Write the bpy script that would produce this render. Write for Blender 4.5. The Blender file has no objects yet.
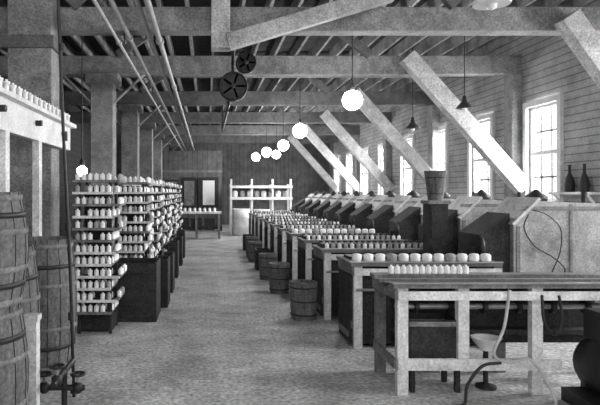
import bpy, math, random
from mathutils import Vector, Matrix
random.seed(4)
scene=bpy.context.scene
try:
    scene.view_settings.view_transform='Standard'
except Exception: pass

# ---------------------------------------------------------------- materials
def mat(name,v,rough=.8,var=.25,scale=6.,bump=.15,metal=0.,stretch=(1,1,1),lines=None,fine=.0,spec=.3,fscale=45,dirt=0.):
    m=bpy.data.materials.new(name); m.use_nodes=True
    nt=m.node_tree; N=nt.nodes; L=nt.links
    b=N['Principled BSDF']; b.inputs['Roughness'].default_value=rough
    b.inputs['Metallic'].default_value=metal
    b.inputs['Specular IOR Level'].default_value=spec
    tc=N.new('ShaderNodeTexCoord'); mp=N.new('ShaderNodeMapping'); mp.inputs['Scale'].default_value=stretch
    L.new(tc.outputs['Object'],mp.inputs['Vector'])
    no=N.new('ShaderNodeTexNoise'); no.inputs['Scale'].default_value=scale; no.inputs['Detail'].default_value=8; no.inputs['Roughness'].default_value=.65
    L.new(mp.outputs['Vector'],no.inputs['Vector'])
    r=N.new('ShaderNodeValToRGB')
    lo=max(0,v*(1-var)); hi=min(1,v*(1+var))
    r.color_ramp.elements[0].position=.3; r.color_ramp.elements[1].position=.7
    r.color_ramp.elements[0].color=(lo,lo,lo,1); r.color_ramp.elements[1].color=(hi,hi,hi,1)
    L.new(no.outputs['Fac'],r.inputs['Fac'])
    col=r.outputs['Color']
    def mul(col,fac):
        mx=N.new('ShaderNodeVectorMath'); mx.operation='SCALE'
        L.new(col,mx.inputs[0]); L.new(fac,mx.inputs['Scale']); return mx.outputs['Vector']
    if fine>0:
        n2=N.new('ShaderNodeTexNoise'); n2.inputs['Scale'].default_value=fscale; n2.inputs['Detail'].default_value=3
        L.new(tc.outputs['Object'],n2.inputs['Vector'])
        mr=N.new('ShaderNodeMapRange'); mr.inputs['From Min'].default_value=.3; mr.inputs['From Max'].default_value=.7
        mr.inputs['To Min'].default_value=1-fine; mr.inputs['To Max'].default_value=1+fine
        L.new(n2.outputs['Fac'],mr.inputs['Value']); col=mul(col,mr.outputs['Result'])
    if dirt>0:
        n3=N.new('ShaderNodeTexNoise'); n3.inputs['Scale'].default_value=1.7; n3.inputs['Detail'].default_value=10; n3.inputs['Roughness'].default_value=.75
        L.new(tc.outputs['Object'],n3.inputs['Vector'])
        mr=N.new('ShaderNodeMapRange'); mr.inputs['From Min'].default_value=.38; mr.inputs['From Max'].default_value=.55
        mr.inputs['To Min'].default_value=1-dirt; mr.inputs['To Max'].default_value=1
        L.new(n3.outputs['Fac'],mr.inputs['Value']); col=mul(col,mr.outputs['Result'])
    if lines:
        ax,per,wd,dk=lines
        sx=N.new('ShaderNodeSeparateXYZ'); L.new(tc.outputs['Object'],sx.inputs[0])
        md=N.new('ShaderNodeMath'); md.operation='MULTIPLY'; md.inputs[1].default_value=1/per; L.new(sx.outputs[ax],md.inputs[0])
        fr=N.new('ShaderNodeMath'); fr.operation='FRACT'; L.new(md.outputs[0],fr.inputs[0])
        lt=N.new('ShaderNodeMath'); lt.operation='LESS_THAN'; lt.inputs[1].default_value=wd; L.new(fr.outputs[0],lt.inputs[0])
        ms=N.new('ShaderNodeMapRange'); ms.inputs['To Min'].default_value=1; ms.inputs['To Max'].default_value=dk
        L.new(lt.outputs[0],ms.inputs['Value']); col=mul(col,ms.outputs['Result'])
    L.new(col,b.inputs['Base Color'])
    if bump>0:
        bp=N.new('ShaderNodeBump'); bp.inputs['Strength'].default_value=bump; bp.inputs['Distance'].default_value=.02
        L.new(no.outputs['Fac'],bp.inputs['Height']); L.new(bp.outputs['Normal'],b.inputs['Normal'])
    return m
FLOOR=mat('concrete_floor',.54,.85,.3,1.6,.4,fine=.45,fscale=28,dirt=.35)
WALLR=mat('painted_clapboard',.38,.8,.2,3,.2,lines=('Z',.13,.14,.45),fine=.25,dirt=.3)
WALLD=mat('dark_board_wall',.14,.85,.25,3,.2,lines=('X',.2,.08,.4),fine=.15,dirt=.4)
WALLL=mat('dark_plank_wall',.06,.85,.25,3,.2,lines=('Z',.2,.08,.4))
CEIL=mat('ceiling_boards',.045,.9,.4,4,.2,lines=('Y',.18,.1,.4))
BEAM=mat('whitewashed_timber',.52,.8,.25,5,.3,fine=.35,dirt=.35)
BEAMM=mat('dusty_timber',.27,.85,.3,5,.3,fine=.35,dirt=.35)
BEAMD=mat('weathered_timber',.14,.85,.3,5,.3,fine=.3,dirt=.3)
JOIST=mat('joist_timber',.30,.85,.3,5,.2,dirt=.5)
WOOD=mat('pale_frame_wood',.74,.7,.22,7,.2,fine=.22,dirt=.25)
WOODM=mat('grey_wood',.20,.75,.3,7,.2,fine=.3,dirt=.3)
WOODD=mat('dark_wood',.028,.75,.5,8,.25,fine=.5)
IRON=mat('cast_iron',.018,.5,.4,9,.2,spec=.4)
STEEL=mat('worn_steel',.32,.4,.25,9,.1,metal=.5)
YARN=mat('white_yarn',.9,.9,.08,30,.3)
YARNG=mat('grey_yarn',.36,.9,.3,30,.3)
PANEL=mat('hood_sheet',.38,.7,.3,3,.15,fine=.3,dirt=.5)
PANEL2=mat('hood_lid',.55,.7,.25,3,.15,fine=.25,dirt=.35)
PAINT=mat('white_paint',.72,.6,.14,5,.1,fine=.15,dirt=.2)
STAVE=mat('barrel_stave',.15,.75,.4,9,.3,stretch=(4,4,.7),fine=.35,dirt=.3)
RUBBER=mat('pale_hose',.5,.6,.15,9,.05)
PIPE=mat('painted_pipe',.38,.5,.2,5,.1)
ENAM=mat('enamel',.8,.3,.06,5,0,spec=.5)
def emis(name,s):
    m=bpy.data.materials.new(name); m.use_nodes=True; nt=m.node_tree
    nt.nodes.remove(nt.nodes['Principled BSDF'])
    e=nt.nodes.new('ShaderNodeEmission'); e.inputs['Strength'].default_value=s; e.inputs['Color'].default_value=(1,1,1,1)
    nt.links.new(e.outputs[0],nt.nodes['Material Output'].inputs[0]); return m
BULB=emis('lit_globe',110.)
GLASS=bpy.data.materials.new('window_glass'); GLASS.use_nodes=True
nt=GLASS.node_tree; nt.nodes.remove(nt.nodes['Principled BSDF'])
t=nt.nodes.new('ShaderNodeBsdfTransparent'); g=nt.nodes.new('ShaderNodeBsdfGlossy'); g.inputs['Roughness'].default_value=.1
mx=nt.nodes.new('ShaderNodeMixShader'); mx.inputs[0].default_value=.06
nt.links.new(t.outputs[0],mx.inputs[1]); nt.links.new(g.outputs[0],mx.inputs[2]); nt.links.new(mx.outputs[0],nt.nodes['Material Output'].inputs[0])

# ---------------------------------------------------------------- mesh builder
class B:
    def __init__(s): s.v=[];s.f=[];s.m=[];s.sm=[];s.mats=[]
    def mi(s,m):
        if m not in s.mats: s.mats.append(m)
        return s.mats.index(m)
    def add(s,vs,fs,m,smooth=False):
        o=len(s.v); s.v+= [tuple(v) for v in vs]; i=s.mi(m)
        for f in fs: s.f.append([o+k for k in f]); s.m.append(i); s.sm.append(smooth)
    def box(s,x0,x1,y0,y1,z0,z1,m):
        vs=[(x,y,z) for z in(z0,z1) for y in(y0,y1) for x in(x0,x1)]
        s.add(vs,[(0,2,3,1),(4,5,7,6),(0,1,5,4),(2,6,7,3),(0,4,6,2),(1,3,7,5)],m)
    def prism(s,poly,y0,y1,m):
        n=len(poly); vs=[(x,y0,z) for x,z in poly]+[(x,y1,z) for x,z in poly]
        s.add(vs,[tuple(range(n)),tuple(range(2*n-1,n-1,-1))]+[(i,i+n,(i+1)%n+n,(i+1)%n) for i in range(n)],m)
    def beam(s,p,q,w,h,m):
        p=Vector(p);q=Vector(q);d=(q-p).normalized()
        up=Vector((0,1,0)) if abs(d.y)<.9 else Vector((0,0,1))
        a=d.cross(up).normalized(); b=a.cross(d).normalized()
        vs=[c+a*(i*h/2)+b*(j*w/2) for c in(p,q) for i,j in((-1,-1),(1,-1),(1,1),(-1,1))]
        s.add(vs,[(3,2,1,0),(4,5,6,7),(0,1,5,4),(1,2,6,5),(2,3,7,6),(3,0,4,7)],m)
    def lathe(s,base,prof,m,n=12,axis=(0,0,1)):
        d=Vector(axis).normalized(); R=Vector((0,0,1)).rotation_difference(d).to_matrix(); base=Vector(base)
        vs=[];fs=[]
        for r,z in prof:
            for k in range(n):
                a=2*math.pi*k/n; vs.append(base+R@Vector((r*math.cos(a),r*math.sin(a),z)))
        for i in range(len(prof)-1):
            for k in range(n): fs.append((i*n+k,i*n+(k+1)%n,(i+1)*n+(k+1)%n,(i+1)*n+k))
        s.add(vs,fs,m,True)
        s.add(vs[:n],[tuple(range(n-1,-1,-1))],m); s.add(vs[-n:],[tuple(range(n))],m)
    def cyl(s,p,q,r,m,n=10,r2=None):
        p=Vector(p);q=Vector(q); s.lathe(p,[(r,0),(r if r2 is None else r2,(q-p).length)],m,n,q-p)
    def tube(s,pts,r,m,n=8,sub=5):
        P=[Vector(p) for p in pts]; out=[]
        if sub>1 and len(P)>2:
            E=[P[0]*2-P[1]]+P+[P[-1]*2-P[-2]]
            for i in range(1,len(E)-2):
                for k in range(sub):
                    t=k/sub;a,b,c,d=E[i-1],E[i],E[i+1],E[i+2]
                    out.append(.5*((2*b)+(c-a)*t+(2*a-5*b+4*c-d)*t*t+(3*b-a-3*c+d)*t**3))
            out.append(P[-1])
        else: out=P
        vs=[];fs=[]; ref=None
        for i,p in enumerate(out):
            d=(out[min(i+1,len(out)-1)]-out[max(i-1,0)]).normalized()
            if ref is None: ref=d.orthogonal().normalized()
            ref=(ref-d*ref.dot(d)).normalized(); b=d.cross(ref)
            for k in range(n):
                a=2*math.pi*k/n; vs.append(p+ref*math.cos(a)*r+b*math.sin(a)*r)
        for i in range(len(out)-1):
            for k in range(n): fs.append((i*n+k,i*n+(k+1)%n,(i+1)*n+(k+1)%n,(i+1)*n+k))
        fs.append(tuple(range(n-1,-1,-1))); fs.append(tuple(range(len(vs)-n,len(vs))))
        s.add(vs,fs,m,True)
    def ring(s,c,R,r,m,axis=(0,0,1),n=20,k=6):
        d=Vector(axis).normalized(); Q=Vector((0,0,1)).rotation_difference(d).to_matrix(); c=Vector(c)
        vs=[];fs=[]
        for i in range(n):
            a=2*math.pi*i/n
            for j in range(k):
                b=2*math.pi*j/k; rr=R+r*math.cos(b); vs.append(c+Q@Vector((rr*math.cos(a),rr*math.sin(a),r*math.sin(b))))
        for i in range(n):
            for j in range(k): fs.append((i*k+j,((i+1)%n)*k+j,((i+1)%n)*k+(j+1)%k,i*k+(j+1)%k))
        s.add(vs,fs,m,True)
    def mesh(s,name):
        me=bpy.data.meshes.new(name); me.from_pydata(s.v,[],s.f)
        for m in s.mats: me.materials.append(m)
        me.polygons.foreach_set('material_index',s.m); me.polygons.foreach_set('use_smooth',s.sm); me.update(); return me
    def build(s,name,loc=(0,0,0),bevel=0):
        o=obj(name,s.mesh(name),loc)
        if bevel:
            md=o.modifiers.new('bevel','BEVEL'); md.width=bevel; md.segments=2; md.limit_method='ANGLE'
        return o
def obj(name,me,loc=(0,0,0),rz=0):
    o=bpy.data.objects.new(name,me); o.location=loc; o.rotation_euler[2]=rz; scene.collection.objects.link(o); return o

# ---------------------------------------------------------------- room shell
XL,XR,YB,YE,ZC=-4.5,6.0,-3.0,27.0,4.75
b=B(); b.box(XL-.2,XR+.2,YB,YE+.2,-.1,0,FLOOR); b.build('floor')
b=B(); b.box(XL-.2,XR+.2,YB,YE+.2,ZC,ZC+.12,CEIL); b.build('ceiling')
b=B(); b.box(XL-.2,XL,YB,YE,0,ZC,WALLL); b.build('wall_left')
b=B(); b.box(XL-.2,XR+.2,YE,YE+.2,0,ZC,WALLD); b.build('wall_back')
wy=[(2.7,3.6),(4.9,5.8),(7.1,8.0)]+[(9.35+2.2*i,10.25+2.2*i) for i in range(8)]
WZ0,WZ1=1.42,3.16
b=B(); b.box(XR,XR+.2,YB,YE,0,WZ0,WALLR); b.box(XR,XR+.2,YB,YE,WZ1,ZC,WALLR)
y=YB
for a,c in wy: b.box(XR,XR+.2,y,a,WZ0,WZ1,WALLR); y=c
b.box(XR,XR+.2,y,YE,WZ0,WZ1,WALLR); b.build('wall_right')
b=B()
w=.9
b.box(-.06,.0,-.1,0,-.08,1.84,PAINT); b.box(-.06,.0,w,w+.1,-.08,1.84,PAINT)
b.box(-.06,.0,0,w,1.74,1.84,PAINT); b.box(-.12,.0,-.12,w+.12,-.09,-.03,PAINT)
for z in (0,.85,1.68): b.box(.02,.09,0,w,z,z+.07,PAINT)
for yy in (0,w-.06): b.box(.02,.09,yy,yy+.06,0,1.74,PAINT)
for yy in (w/3,2*w/3): b.box(.05,.08,yy-.015,yy+.015,.06,1.7,WOODM)
for z in (.45,1.27): b.box(.05,.08,.05,w-.05,z-.015,z+.015,WOODM)
b.box(.062,.066,.05,w-.05,.06,1.68,GLASS)
wm=b.mesh('window')
for i,(a,c) in enumerate(wy): obj('window_%d'%(i+1),wm,(XR,a,WZ0))
b=B(); b.box(-.42,.42,-.05,0,.0,1.25,IRON); b.box(-.22,.26,-.07,-.05,.12,1.12,ENAM)
b.box(-1.05,-.5,-.05,0,.0,1.25,IRON); b.box(-.98,-.57,-.06,-.05,.1,1.1,WOODM)
b.build('notice_board',(.05,22.55,.95))
b=B(); b.box(-2.6,.62,0,.12,0,3.3,WALLD); b.box(-2.6,.62,-.03,0,0,.18,WOODD); b.box(-2.6,.62,-.03,0,2.4,2.5,WOODM)
b.build('wall_partition',(0,22.6,0))
b=B(); b.box(-.5,.5,-.05,0,0,2.1,WOODD); b.box(-.42,.42,-.07,-.05,.1,2.02,WOODM)
for z in (.2,1.15): b.box(-.32,.32,-.085,-.07,z,z+.75,WOODD)
b.lathe((.34,-.07,1.02),[(.02,0),(.035,.03),(.01,.06)],STEEL,10,(0,-1,0)); b.build('door_1',(-1.65,22.57,0))
b=B(); b.box(5.93,6,YB,YE,0,.2,WOODM); b.build('baseboard_right')

# ---------------------------------------------------------------- trusses & columns
TY=[7.0,10.6,14.3,18.0,21.7,25.3]
for i,ty in enumerate(TY):
    b=B(); z0,z1=(3.62,3.92) if i==0 else (3.85,4.2)
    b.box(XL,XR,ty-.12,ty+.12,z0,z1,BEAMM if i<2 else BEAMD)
    if i==0: b.beam((4.4,ty-.26,3.75),(5.95,ty-.26,1.6),.2,.25,BEAM)
    else: b.beam((3.75,ty-.26,4.15),(5.95,ty-.26,1.66),.22,.3,BEAM)
    b.beam((3.1,ty-.15,z1),(2.4,ty-.15,ZC),.1,.16,BEAMD)
    b.beam((-1.7,ty-.15,z1),(-.9,ty-.15,ZC),.1,.16,BEAMD)
    b.box(5.8,6,ty-.15,ty+.15,0,z0,BEAMM)
    if i==0:
        b.box(.05,.28,ty-.34,ty-.12,3.35,3.95,BEAM)
        b.beam((.25,ty-.3,3.42),(2.25,ty-.3,4.02),.12,.2,BEAM)
    b.build('roof_truss' if i==0 else 'roof_truss.%03d'%i,bevel=.012)
b=B()
for ty in (8.8,12.45,16.1,19.8,23.5): b.box(XL,XR,ty-.08,ty+.08,4.2,4.45,BEAMD)
b.build('ceiling_crossbeam')
b=B()
x=XL+.2
while x<XR-.06:
    b.box(x,x+.05,YB,YE,4.5,ZC,JOIST); x+=.44
for yy in (5.2,9.7,13.3):
    x=XL+.25
    while x<XR-.5:
        b.beam((x,yy,4.52),(x+.39,yy,4.73),.03,.04,JOIST); x+=.44
b.build('ceiling_joist')
for i,ty in enumerate(TY):
    if i==0:
        b=B(); b.box(-2.36,-1.84,6.5,6.86,0,4.5,BEAMM); b.box(-2.38,-1.82,6.48,6.86,0,.3,BEAMD)
        b.box(-2.46,-1.8,6.46,6.86,3.3,3.45,BEAMD)
    else:
        b=B(); b.box(-2.2,-1.78,ty-.2,ty+.2,0,3.85,BEAMM); b.box(-2.22,-1.76,ty-.22,ty+.22,0,.25,BEAMD)
        b.tube([(-1.78,ty-.1,3.3),(-1.2,ty-.1,3.84)],.025,PIPE); b.tube([(-2.2,ty-.1,3.3),(-2.75,ty-.1,3.84)],.025,PIPE)
        b.box(-2.3,-1.68,ty-.22,ty+.22,3.66,3.85,BEAMM)
    b.build('wooden_column' if i==0 else 'wooden_column.%03d'%i,bevel=.01)

b=B()
for k,(x,z,r) in enumerate([(-.6,3.52,.035),(-.72,3.56,.028),(-.98,3.56,.028),(-1.12,3.5,.022)]):
    b.cyl((x,1,z),(x,26.9,z),r,PIPE,10)
    for yy in range(4,26,3): b.cyl((x,yy-.04,z),(x,yy+.04,z),r*1.5,PIPE,10)
for ty in TY:
    b.cyl((-.66,ty,3.48),(-.66,ty,3.95),.008,IRON,6); b.cyl((-1.05,ty,3.48),(-1.05,ty,3.95),.008,IRON,6)
b.build('steam_pipe')

b=B()
def wheel(b,c,R,w):
    x,y,z=c
    b.lathe((x,y-w/2,z),[(R*.82,0),(R,.0),(R,w),(R*.82,w)],IRON,28,(0,1,0))
    b.lathe((x,y-w/2+.03,z),[(R*.8,0),(R*.8,w-.05)],WOODD,24,(0,1,0))
    b.ring((x,y-w/2,z),R*.92,R*.06,WOODD,(0,1,0),28)
    b.lathe((x,y-w/2-.05,z),[(.03,0),(.03,w+.1)],WOODM,12,(0,1,0))
    for k in range(5):
        a=k*math.pi*2/5; b.beam((x,y-w/2+.01,z),(x+R*.85*math.cos(a),y-w/2+.01,z+R*.85*math.sin(a)),.02,.03,WOODD)
wheel(b,(.4,8.35,3.2),.22,.1); wheel(b,(.6,8.45,3.58),.16,.1)
b.cyl((.4,8.2,3.2),(.4,14.4,3.2),.025,IRON); b.cyl((.6,8.3,3.58),(.6,10.5,3.58),.02,IRON)
for yy in (10.6,14.3): b.beam((.4,yy,3.16),(.4,yy,3.84),.08,.05,IRON)
b.beam((.6,10.49,3.56),(.6,10.49,3.84),.08,.05,IRON)
for x,z in ((.4,3.2),(.6,3.58)): b.beam((x,8.6,z),(x,8.6,4.18),.06,.04,IRON)
b.box(.3,.75,8.56,8.9,4.15,4.19,IRON)
b.build('line_shaft_pulley')

# ---------------------------------------------------------------- lamps
def lit(name,x,y,z,R=.13,top=ZC):
    b=B()
    b.cyl((0,0,R*1.15),(0,0,top-z),.008,IRON,6)
    b.lathe((0,0,R*.95),[(.035,0),(.045,.05),(.02,.12)],IRON,12)
    prof=[(R*math.sin(math.pi*k/12)+.001,-R*math.cos(math.pi*k/12)) for k in range(13)]
    b.lathe((0,0,0),prof,BULB,20)
    return b.build(name,(x,y,z))
lit('pendant_lamp',2.22,8.4,3.0,.15)
for i,(x,y,z,R) in enumerate([(2.13,12.6,3.0,.16),(2.3,16.6,3.0,.16),(2.1,19.4,3.0,.17),(1.95,22.0,3.0,.16),(2.6,20.6,3.0,.15)]): lit('pendant_lamp.%03d'%(i+1),x,y,z,R)
lit('pendant_lamp.006',-1.93,8.5,1.92,.08)
lit('pendant_lamp.007',.6,0.5,3.4,.14); lit('pendant_lamp.008',-1.2,2.6,3.9,.1)  # two added globes out of view, fill light for the near end
def shade(name,x,y,z,s=1,m=IRON):
    b=B(); b.cyl((0,0,.1*s),(0,0,ZC-z),.008,IRON,6)
    b.lathe((0,0,-.08*s),[(.15*s,0),(.155*s,.01),(.05*s,.13*s),(.035*s,.2*s),(.03*s,.24*s)],m,18)
    b.lathe((0,0,-.13*s),[(.005,0),(.035,.02),(.04,.05),(.02,.1)],ENAM,12)
    b.build(name,(x,y,z))
shade('shaded_lamp',4.4,9.4,3.1,.9); shade('shaded_lamp.001',4.3,11.5,3.0)
shade('shaded_lamp.002',2.2,4.25,3.12,.9,ENAM)

# ---------------------------------------------------------------- spools
def spool(b,x,y,z,s=1,m=YARN,n=8):
    b.lathe((x,y,z),[(.03*s,0),(.03*s,.07*s),(.012*s,.072*s),(.012*s,.088*s)],m,n)
def rackmesh(seed,W,first=False):
    rnd=random.Random(seed); b=B(); D=.5
    for x in (.02,W-.06):
        for y in (.05,D-.05): b.box(x,x+.035,y,y+.035,0,1.74,WOODD)
    b.box(.03,W-.03,.12,D-.06,.0 if not first else .02,.2,WOODD)
    z=.24; j=0
    while z<1.72:
        e=rnd.uniform(-.03,.03)+(.05 if j%2 else 0)
        b.box(-.02,W+e,0,.06,z,z+.018,WOODD)
        b.box(-.02,W+e,-.03,0,z-.006,z+.022,WOOD if rnd.random()<.7 else WOODM)
        b.box(W+e-.03,W+e,0,D,z-.004,z+.018,WOODM)
        b.box(.05,W-.05,.1,D,z,z+.015,WOODD)
        n=int(W/.07)
        for k in range(n):
            if rnd.random()<.92: spool(b,.03+k*.07,.02,z+.02,.9,YARN if rnd.random()<.9 else YARNG)
            if rnd.random()<.5: spool(b,.03+k*.07,.14,z+.02,.9,YARNG)
        for k in range(5):
            if rnd.random()<.7: spool(b,W+e-.015,.12+k*.085,z+.02,.85,YARN if rnd.random()<.5 else YARNG)
        z+=.134; j+=1
    b.box(.06,W-.08,.22,.3,.2,1.66,WOODD)
    return b.mesh('spool_rack')
rm=[rackmesh(s,.52) for s in (2,3,5,8)]
obj('spool_rack',rackmesh(1,.43,True),(-1.48,6.15,0))
for k in range(13):
    obj('spool_rack.%03d'%(k+1),rm[k%4],(-1.36-(.06 if k%3==1 else 0),7.5+.8*k,0))
def crate(name,x,y,w,d,h,m=WOODD,mt=WOODM):
    b=B(); t=.025
    b.box(0,w,0,t,0,h,m); b.box(0,w,d-t,d,0,h,m); b.box(0,t,t,d-t,0,h,m); b.box(w-t,w,t,d-t,0,h,m); b.box(t,w-t,t,d-t,0,.05,m)
    for z in (h*.08,h*.82): b.box(-.0,w+.0,-.012,0,z,z+.05,m)
    b.box(t,w-t,t,d-t,h*.6,h*.85,mt)
    return b.build(name,(x,y,0),bevel=.006)
crate('bobbin_crate',-1.22,6.76,.6,.6,.72)
for i,yy in enumerate([7.6,8.7,10.2,11.9,13.3]): crate('bobbin_crate.%03d'%(i+1),-.74,yy,.2,.5,.66-.06*(i%2))

# ---------------------------------------------------------------- winding machines
def machine(kind,L=1.5,front=False):
    rnd=random.Random(kind*7+1); b=B(); D=.6; H=.88
    xs=[0,.48,1.06,L-.07] if front else [0,.75,L-.07]
    for x in xs:
        for y in (0,D-.06):
            m=(WOOD if (x==0 or front) else WOODM) if y==0 else WOODM
            b.box(x,x+.085,y,y+.06,(.28 if (front and y==0 and x in (.48,)) else 0),H-.04,m)
    if front:   # open slatted machine bed: rails with the rollers seen between
        b.box(-.04,L,-.03,.07,H-.035,H,WOODM); b.box(-.04,L,D-.14,D,H-.035,H,WOODM)
        b.box(-.04,L,.17,.22,H-.05,H-.02,IRON); b.box(-.04,L,.34,.4,H-.05,H-.02,WOODM)
        for k in range(int(L/.15)): b.box(.02+k*.15,.05+k*.15,.07,D-.14,H-.06,H-.04,IRON)
        b.box(0,L,.06,D-.1,H-.14,H-.12,WOODD)
    else: b.box(-.04,L,-.03,D,H-.035,H,WOODM)
    b.box(0,L,-.022,0,H-.13,H-.06,WOOD)
    if front: b.box(0,1.28,-.022,0,.2,.29,WOOD)
    b.box(-.02,0,.03,D-.03,.2,.28,WOODM); b.box(-.02,0,0,D,H-.13,H-.04,WOODM)
    if front:
        b.box(.09,L-.1,.42,.46,.3,H-.15,WOODD)
        b.box(.09,L-.1,.3,.42,.4,.44,WOODD)
        b.cyl((.05,.2,.66),(L-.05,.2,.66),.025,STEEL,10)
        for k in range(6): b.lathe((.2+k*.28,.2,.66),[(.06,0),(.06,.03)],IRON,14,(1,0,0))
    else:
        b.box(-.03,L-.1,.05,D-.08,.04,.73,WOODD)
        b.box(-.045,-.03,.1,D-.12,.1,.16,WOODM)
        for k in range(4): b.box(.1+k*.35,.12+k*.35,.035,.05,.06,.72,IRON)
        b.cyl((.02,.0,.6),(L-.05,.0,.6),.015,STEEL,8)
        b.lathe((L-.06,.42,1.0),[(.13,0),(.14,.01),(.14,.04),(.13,.05)],IRON,18,(1,0,0)); b.box(L-.12,L-.06,.39,.45,H,1.0,IRON)
    b.cyl((.02,.3,.8),(L-.05,.3,.8),.03,IRON,12)
    b.cyl((-.05,-.035,H+.005),(L,-.035,H+.005),.011,STEEL,8)
    if kind==0:
        for k in range(13): spool(b,.13+k*.055,D-.06,H,.85)
    elif kind==1:
        for k in range(12):
            x=.06+k*.122
            if x>L-.05: break
            b.lathe((x,.12,H),[(.045,0),(.052,.015),(.052,.06),(.04,.075),(.015,.08)],YARN if k%5!=3 else YARNG,10)
        b.box(.02,L-.14,.26,.5,H,H+.03,IRON)
    else:
        for k in range(18):
            x=.05+k*.08
            if x>L-.04: break
            spool(b,x,.08,H,.85,YARNG if rnd.random()<.4 else YARN)
            if x<L-.15: b.lathe((x,D-.16,H),[(.03,0),(.03,.07),(.015,.075)],IRON,8)
        b.box(.02,L-.14,.2,.55,H,H+.05,IRON)
    return b
mm=[machine(0,1.95,True).mesh('winding_table'),machine(1).mesh('winding_table'),machine(2).mesh('winding_table')]
order=[0,1,2,2,1,2,2,2,2,1,2,2]
front_table=None
for k in range(12):
    o=obj('winding_table' if k==0 else 'winding_table.%03d'%k,mm[order[k]],(1.5 if k<2 else 1.47,4.33+1.28*k,0))
    if k==0: front_table=o

def hood(seed):
    b=B()
    b.prism([(.35,.55),(.35,1.22),(.62,1.5),(1.6,1.46),(1.6,.55)],0,.62,PANEL)
    b.prism([(.0,.7),(.0,1.12),(.34,1.36),(.34,.7)],.06,.56,WOODD)
    for x in (.37,.95,1.52):
        for y in (.02,.55): b.box(x,x+.06,y,y+.05,0,.55,WOODM)
    b.box(.3,1.62,-.012,0,.55,.6,WOOD); b.box(.97,1.0,-.01,0,.6,1.46,WOODM)
    b.box(.35,1.6,-.01,0,1.4,1.44,WOODM); b.box(.38,.42,-.01,0,.6,1.22,WOODM)
    b.box(.05,.1,.1,.15,0,.7,IRON); b.box(.05,.1,.45,.5,0,.7,IRON)
    b.box(.0,1.5,.3,.34,.05,.7,WOODD)
    b.beam((.33,.3,1.24),(.63,.3,1.53),.66,.03,PANEL2)
    b.lathe((.78,.3,1.48),[(.1,0),(.12,.03),(.12,.07),(.05,.12),(.02,.15)],IRON,14)
    b.cyl((1.2,.1,1.46),(1.2,.1,1.6),.03,IRON,8)
    return b.mesh('drying_hood')
hm=hood(1); h0=None
for k in range(11):
    o=obj('drying_hood' if k==0 else 'drying_hood.%03d'%k,hm,(3.05,6.1+1.28*k,0))
    if k==0: h0=o
b=B(); b.tube([(.5,-.03,1.36),(.45,-.03,1.2),(.57,-.03,1.0),(.77,-.03,.88),(.9,-.03,.75),(.85,-.03,.64)],.007,IRON)
b.tube([(.55,-.03,1.4),(.7,-.03,1.35),(.85,-.03,1.2),(.85,-.03,.95),(.75,-.03,.7)],.006,IRON); c=b.build('power_cable'); c.parent=h0
b=B(); b.box(-.11,.11,-.1,.1,.06,1.46,WOODD); b.box(-.13,.13,-.12,.12,1.46,1.5,WOODM); b.box(-.13,.13,-.12,.12,0,.06,WOODD)
for z in (.15,.6,1.05): b.box(-.09,.09,-.11,-.1,z,z+.38,WOODD)
b.build('bucket_stand',(2.72,6.55,0))
b=B(); b.lathe((0,0,0),[(.085,0),(.125,.34),(.132,.35),(.12,.35),(.085,.05)],STAVE,20)
for z,r in ((.08,.098),(.27,.12)): b.ring((0,0,z),r,.006,IRON,n=20)
b.build('fire_bucket',(2.72,6.55,1.5))

def tub(name,x,y,r,h,m=STAVE):
    b=B()
    b.lathe((0,0,0),[(r*.86,0),(r*.95,h*.3),(r*1.0,h*.8),(r,h),(r*.9,h),(r*.86,h*.3),(r*.8,.04)],m,24)
    for z in (.14,.5,.86): b.ring((0,0,h*z),r*(.9+.1*z)+.002,.009,IRON,n=24)
    b.lathe((0,0,h*.6),[(r*.86,0),(r*.7,h*.25),(r*.3,h*.34)],YARNG,16)
    b.build(name,(x,y,0))
ty=[(1.22,6.95),(1.15,8.75),(1.12,10.1),(1.1,12.6),(1.15,14)]
for i,(x,y) in enumerate(ty): tub('wooden_tub' if i==0 else 'wooden_tub.%03d'%i,x,y,.175 if i==0 else .17,.47)
for i,(x,y) in enumerate([(1.0,11.2),(.98,13.2),(1.0,15.0)]): crate('scrap_bin' if i==0 else 'scrap_bin.%03d'%i,x,y,.3,.4,.42,WOODD,YARNG)

# ---------------------------------------------------------------- under the front table
b=B(); b.box(-.2,.2,-.14,.14,0,.02,WOODD)
for s in (-1,1):
    b.box(s*.2-.012,s*.2+.012,-.14,.14,0,.3,WOODD); b.box(-.2,.2,s*.14-.012,s*.14+.012,0,.3,WOODD)
b.box(-.215,.215,-.16,-.15,.25,.29,WOODM); b.box(-.18,.18,-.12,.12,.18,.25,YARNG)
for x in (-.18,.18):
    for y in (-.12,.12): b.box(x-.02,x+.02,y-.02,y+.02,-.28,0,WOODD)
o=b.build('waste_box',(.32,.19,.28),bevel=.005); o.parent=front_table
b=B(); b.lathe((0,0,0),[(.05,0),(.05,.015),(.09,.06),(.12,.1),(.125,.105),(.11,.1),(.08,.06),(.03,.03)],ENAM,24)
b.lathe((0,0,-.31),[(.08,0),(.08,.02),(.02,.04),(.02,.31)],IRON,14); o=b.build('enamel_basin',(.78,.17,.31)); o.parent=front_table
b=B()
b.tube([(2.2,4.12,.32),(2.05,4.1,.3),(1.95,4.12,.15),(1.92,4.1,.02),(1.8,4.05,.02),(1.7,4.0,.02)],.012,IRON)
b.tube([(2.35,4.27,.84),(2.3,4.26,.55),(2.2,4.22,.36),(2.3,4.2,.3),(2.45,4.18,.33),(2.55,4.16,.2),(2.6,4.1,.03),(2.5,4.05,.02)],.012,RUBBER)
b.tube([(2.6,4.27,.8),(2.6,4.24,.6),(2.68,4.24,.5),(2.74,4.24,.6),(2.72,4.25,.8)],.011,IRON)
b.build('rubber_hose')
b=B()
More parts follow.
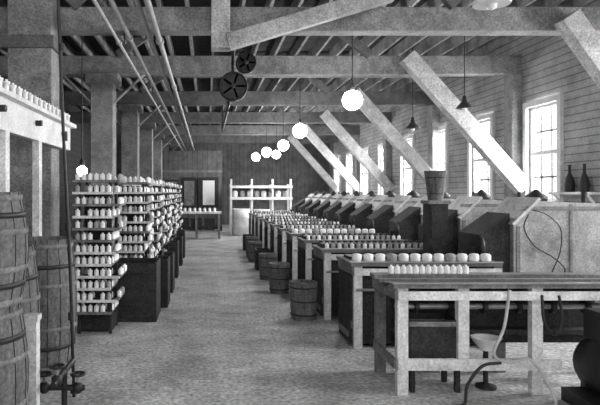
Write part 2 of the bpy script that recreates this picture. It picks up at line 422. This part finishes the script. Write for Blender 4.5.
b.lathe((0,0,.32),[(.05,0),(.19,.03),(.22,.08),(.22,.3),(.19,.36),(.05,.4)],IRON,20,(0,1,0))
b.box(-.25,.25,.0,.4,0,.1,IRON); b.box(-.06,.06,-.06,.46,.08,.2,IRON)
b.ring((0,-.04,.32),.2,.02,IRON,(0,1,0)); b.cyl((0,-.1,.32),(0,0,.32),.03,STEEL)
for k in range(6):
    a=k*math.pi/3; b.beam((0,-.04,.32),(.2*math.cos(a),-.04,.32+.2*math.sin(a)),.02,.025,IRON)
b.box(-.12,.12,.08,.34,.5,.72,IRON); b.cyl((0,.2,.7),(0,.2,.86),.03,STEEL)
b.ring((0,.06,.62),.07,.012,STEEL,(0,1,0))
b.build('drive_motor',(2.98,3.84,0))

# ---------------------------------------------------------------- left foreground
def barrel(name,x,y,z,r,h):
    b=B(); prof=[]
    for k in range(11):
        t=k/10; prof.append((r*(.84+.16*math.sin(math.pi*t)),h*t))
    prof+= [(r*.78,h),(r*.78,h-.04),(.01,h-.04)]
    b.lathe((0,0,0),prof,STAVE,32)
    for t in (.05,.2,.34,.66,.8,.95):
        R=r*(.84+.16*math.sin(math.pi*t)); b.lathe((0,0,h*t-.018),[(R+.001,0),(R+.007,.002),(R+.007,.034),(R+.001,.036)],IRON if t in(.2,.8) else WOODM,32)
    for k in range(16):
        a=2*math.pi*k/16
        pts=[((p[0]+.002)*math.cos(a),(p[0]+.002)*math.sin(a),p[1]) for p in prof[:11]]
        b.tube(pts,.003,IRON,4,1)
    b.build(name,(x,y,z))
barrel('wooden_barrel',-1.42,3.4,0,.3,.9); barrel('wooden_barrel.001',-1.42,3.4,.9,.3,.7)
barrel('wooden_barrel.002',-1.62,4.28,0,.31,1.18); barrel('wooden_barrel.003',-1.48,5.0,0,.29,1.18)
b=B(); b.box(-.04,.04,-.04,.04,0,.72,WOOD)
b.box(-.05,.05,-.05,.05,.72,.76,WOOD); b.box(-.06,.06,-.06,.06,0,.04,WOOD); b.build('wooden_post',(-1.2,3.78,0))
b=B()
b.tube([(-1.04,4.3,0),(-1.07,4.3,1.0),(-1.12,4.3,2.0),(-1.16,4.3,3.0),(-1.2,4.3,4.0),(-1.22,4.3,4.5)],.013,IRON)
for z in (.03,.6,1.3,2.0,2.7): b.cyl((-1.045-.033*z,4.3,z),(-1.045-.033*z,4.3,z+.06),.022,IRON,10)
b.cyl((-1.05,4.3,.28),(-1.05,3.75,.28),.022,IRON); b.cyl((-1.25,4.05,.16),(-.9,4.05,.16),.022,IRON)
b.cyl((-1.05,4.05,0),(-1.05,4.05,.3),.022,IRON)
for c,ax in (((-.95,4.05,.16),(0,0,1)),((-1.05,3.85,.28),(0,0,1)),((-1.2,4.05,.16),(0,0,1))):
    x,y,z=c; b.cyl(c,(x,y,z+.1),.012,STEEL,8); b.ring((x,y,z+.1),.05,.009,IRON,ax,16)
    b.cyl((x-.05,y,z+.1),(x+.05,y,z+.1),.006,IRON,6); b.lathe((x,y,z-.04),[(.02,0),(.04,.02),(.04,.06),(.02,.08)],IRON,10)
b.build('valve_standpipe')
b=B(); b.box(-1.8,-1.74,3.2,7.0,2.13,2.41,PAINT); b.box(-1.81,-1.66,3.2,7.0,2.41,2.45,PAINT)
for yy in (4.75,5.7): b.box(-1.81,-1.74,yy,yy+.1,0,2.13,WOOD)
yy=3.3
while yy<6.98:
    b.lathe((-1.73,yy,2.45),[(.035,0),(.035,.015),(.026,.02),(.026,.08),(.035,.085),(.035,.1),(.012,.105),(.012,.12)],YARN,10); yy+=.16
for yy in (4.6,5.6,6.6): b.cyl((-1.74,yy,2.3),(-1.68,yy,2.3),.03,IRON)
b.build('creel_shelf')

# ---------------------------------------------------------------- far end
b=B(); b.box(-1.2,.5,0,.7,.86,.92,WOOD)
for x in (-1.15,-.4,.38):
    for y in (.03,.6): b.box(x,x+.07,y,y+.07,0,.86,WOODM)
b.box(-1.1,.4,.1,.6,.25,.3,WOODM)
for x in (-1.0,-.55,-.1): b.box(x,x+.36,.1,.55,.3,.7,WOODD)
for k in range(9): spool(b,-1.1+k*.17,.2,.92,1.6)
b.build('work_table',(0,18.7,0))
def drum(name,x,y,r,h):
    b=B(); b.lathe((0,0,0),[(r*.9,0),(r,.02),(r,h*.32),(r*1.02,h*.34),(r,h*.36),(r,h*.66),(r*1.02,h*.68),(r,h*.7),(r,h),(r*.95,h),(r*.95,h-.05),(.01,h-.05)],PAINT,24); b.build(name,(x,y,0))
drum('storage_drum',1.25,20.3,.33,.98); drum('storage_drum.001',2.05,20.6,.3,.95); drum('storage_drum.002',2.8,20.4,.28,.9)
b=B()
for x in (.9,1.7,2.5,3.2): b.box(x,x+.07,0,.09,0,2.1,PAINT); b.box(x,x+.09,.8,.89,0,1.9,PAINT)
for z in (1.3,1.75): b.box(.88,3.3,-.03,.92,z,z+.1,PAINT)
b.box(.9,3.25,.86,.9,.0,1.75,WOODM)
for k in range(8): b.lathe((1.1+k*.28,.3,1.4),[(.08,0),(.1,.05),(.1,.2),(.05,.25)],YARNG if k%2 else YARN,10)
b.build('white_shelving',(0,21.2,0))
b=B(); b.box(-.2,0,0,1.0,0,.04,WOOD)
for yy in (.25,.6): b.lathe((-.1,yy,.04),[(.07,0),(.08,.12),(.06,.22),(.025,.3),(.02,.42),(.03,.44)],IRON,14)
b.beam((0,.1,-.2),(-.16,.1,0),.03,.03,WOOD); b.beam((0,.9,-.2),(-.16,.9,0),.03,.03,WOOD)
b.build('wall_shelf',(6.0,8.35,1.56))

# ---------------------------------------------------------------- light
w=bpy.data.worlds.new('overcast_sky'); scene.world=w; w.use_nodes=True
bg=w.node_tree.nodes['Background']; bg.inputs['Color'].default_value=(1,1,1,1); bg.inputs['Strength'].default_value=2.0
def area(name,loc,rot,sx,sy,e):
    l=bpy.data.lights.new(name,'AREA'); l.shape='RECTANGLE'; l.size=sx; l.size_y=sy; l.energy=e
    o=bpy.data.objects.new(name,l); o.location=loc; o.rotation_euler=rot; scene.collection.objects.link(o)
for i,(a,c) in enumerate(wy): area('window_daylight' if i==0 else 'window_daylight.%03d'%i,(XR+.35,(a+c)/2,2.5),(0,math.radians(65),0),1.7,.9,280)

cd=bpy.data.cameras.new('camera'); cam=bpy.data.objects.new('camera',cd); scene.collection.objects.link(cam)
cam.location=(0,0,1.6); cam.rotation_euler=(math.radians(90),0,0)
cd.sensor_width=36; cd.lens=33; cd.shift_x=.155; cd.shift_y=-.0175; cd.clip_start=.05
scene.camera=cam
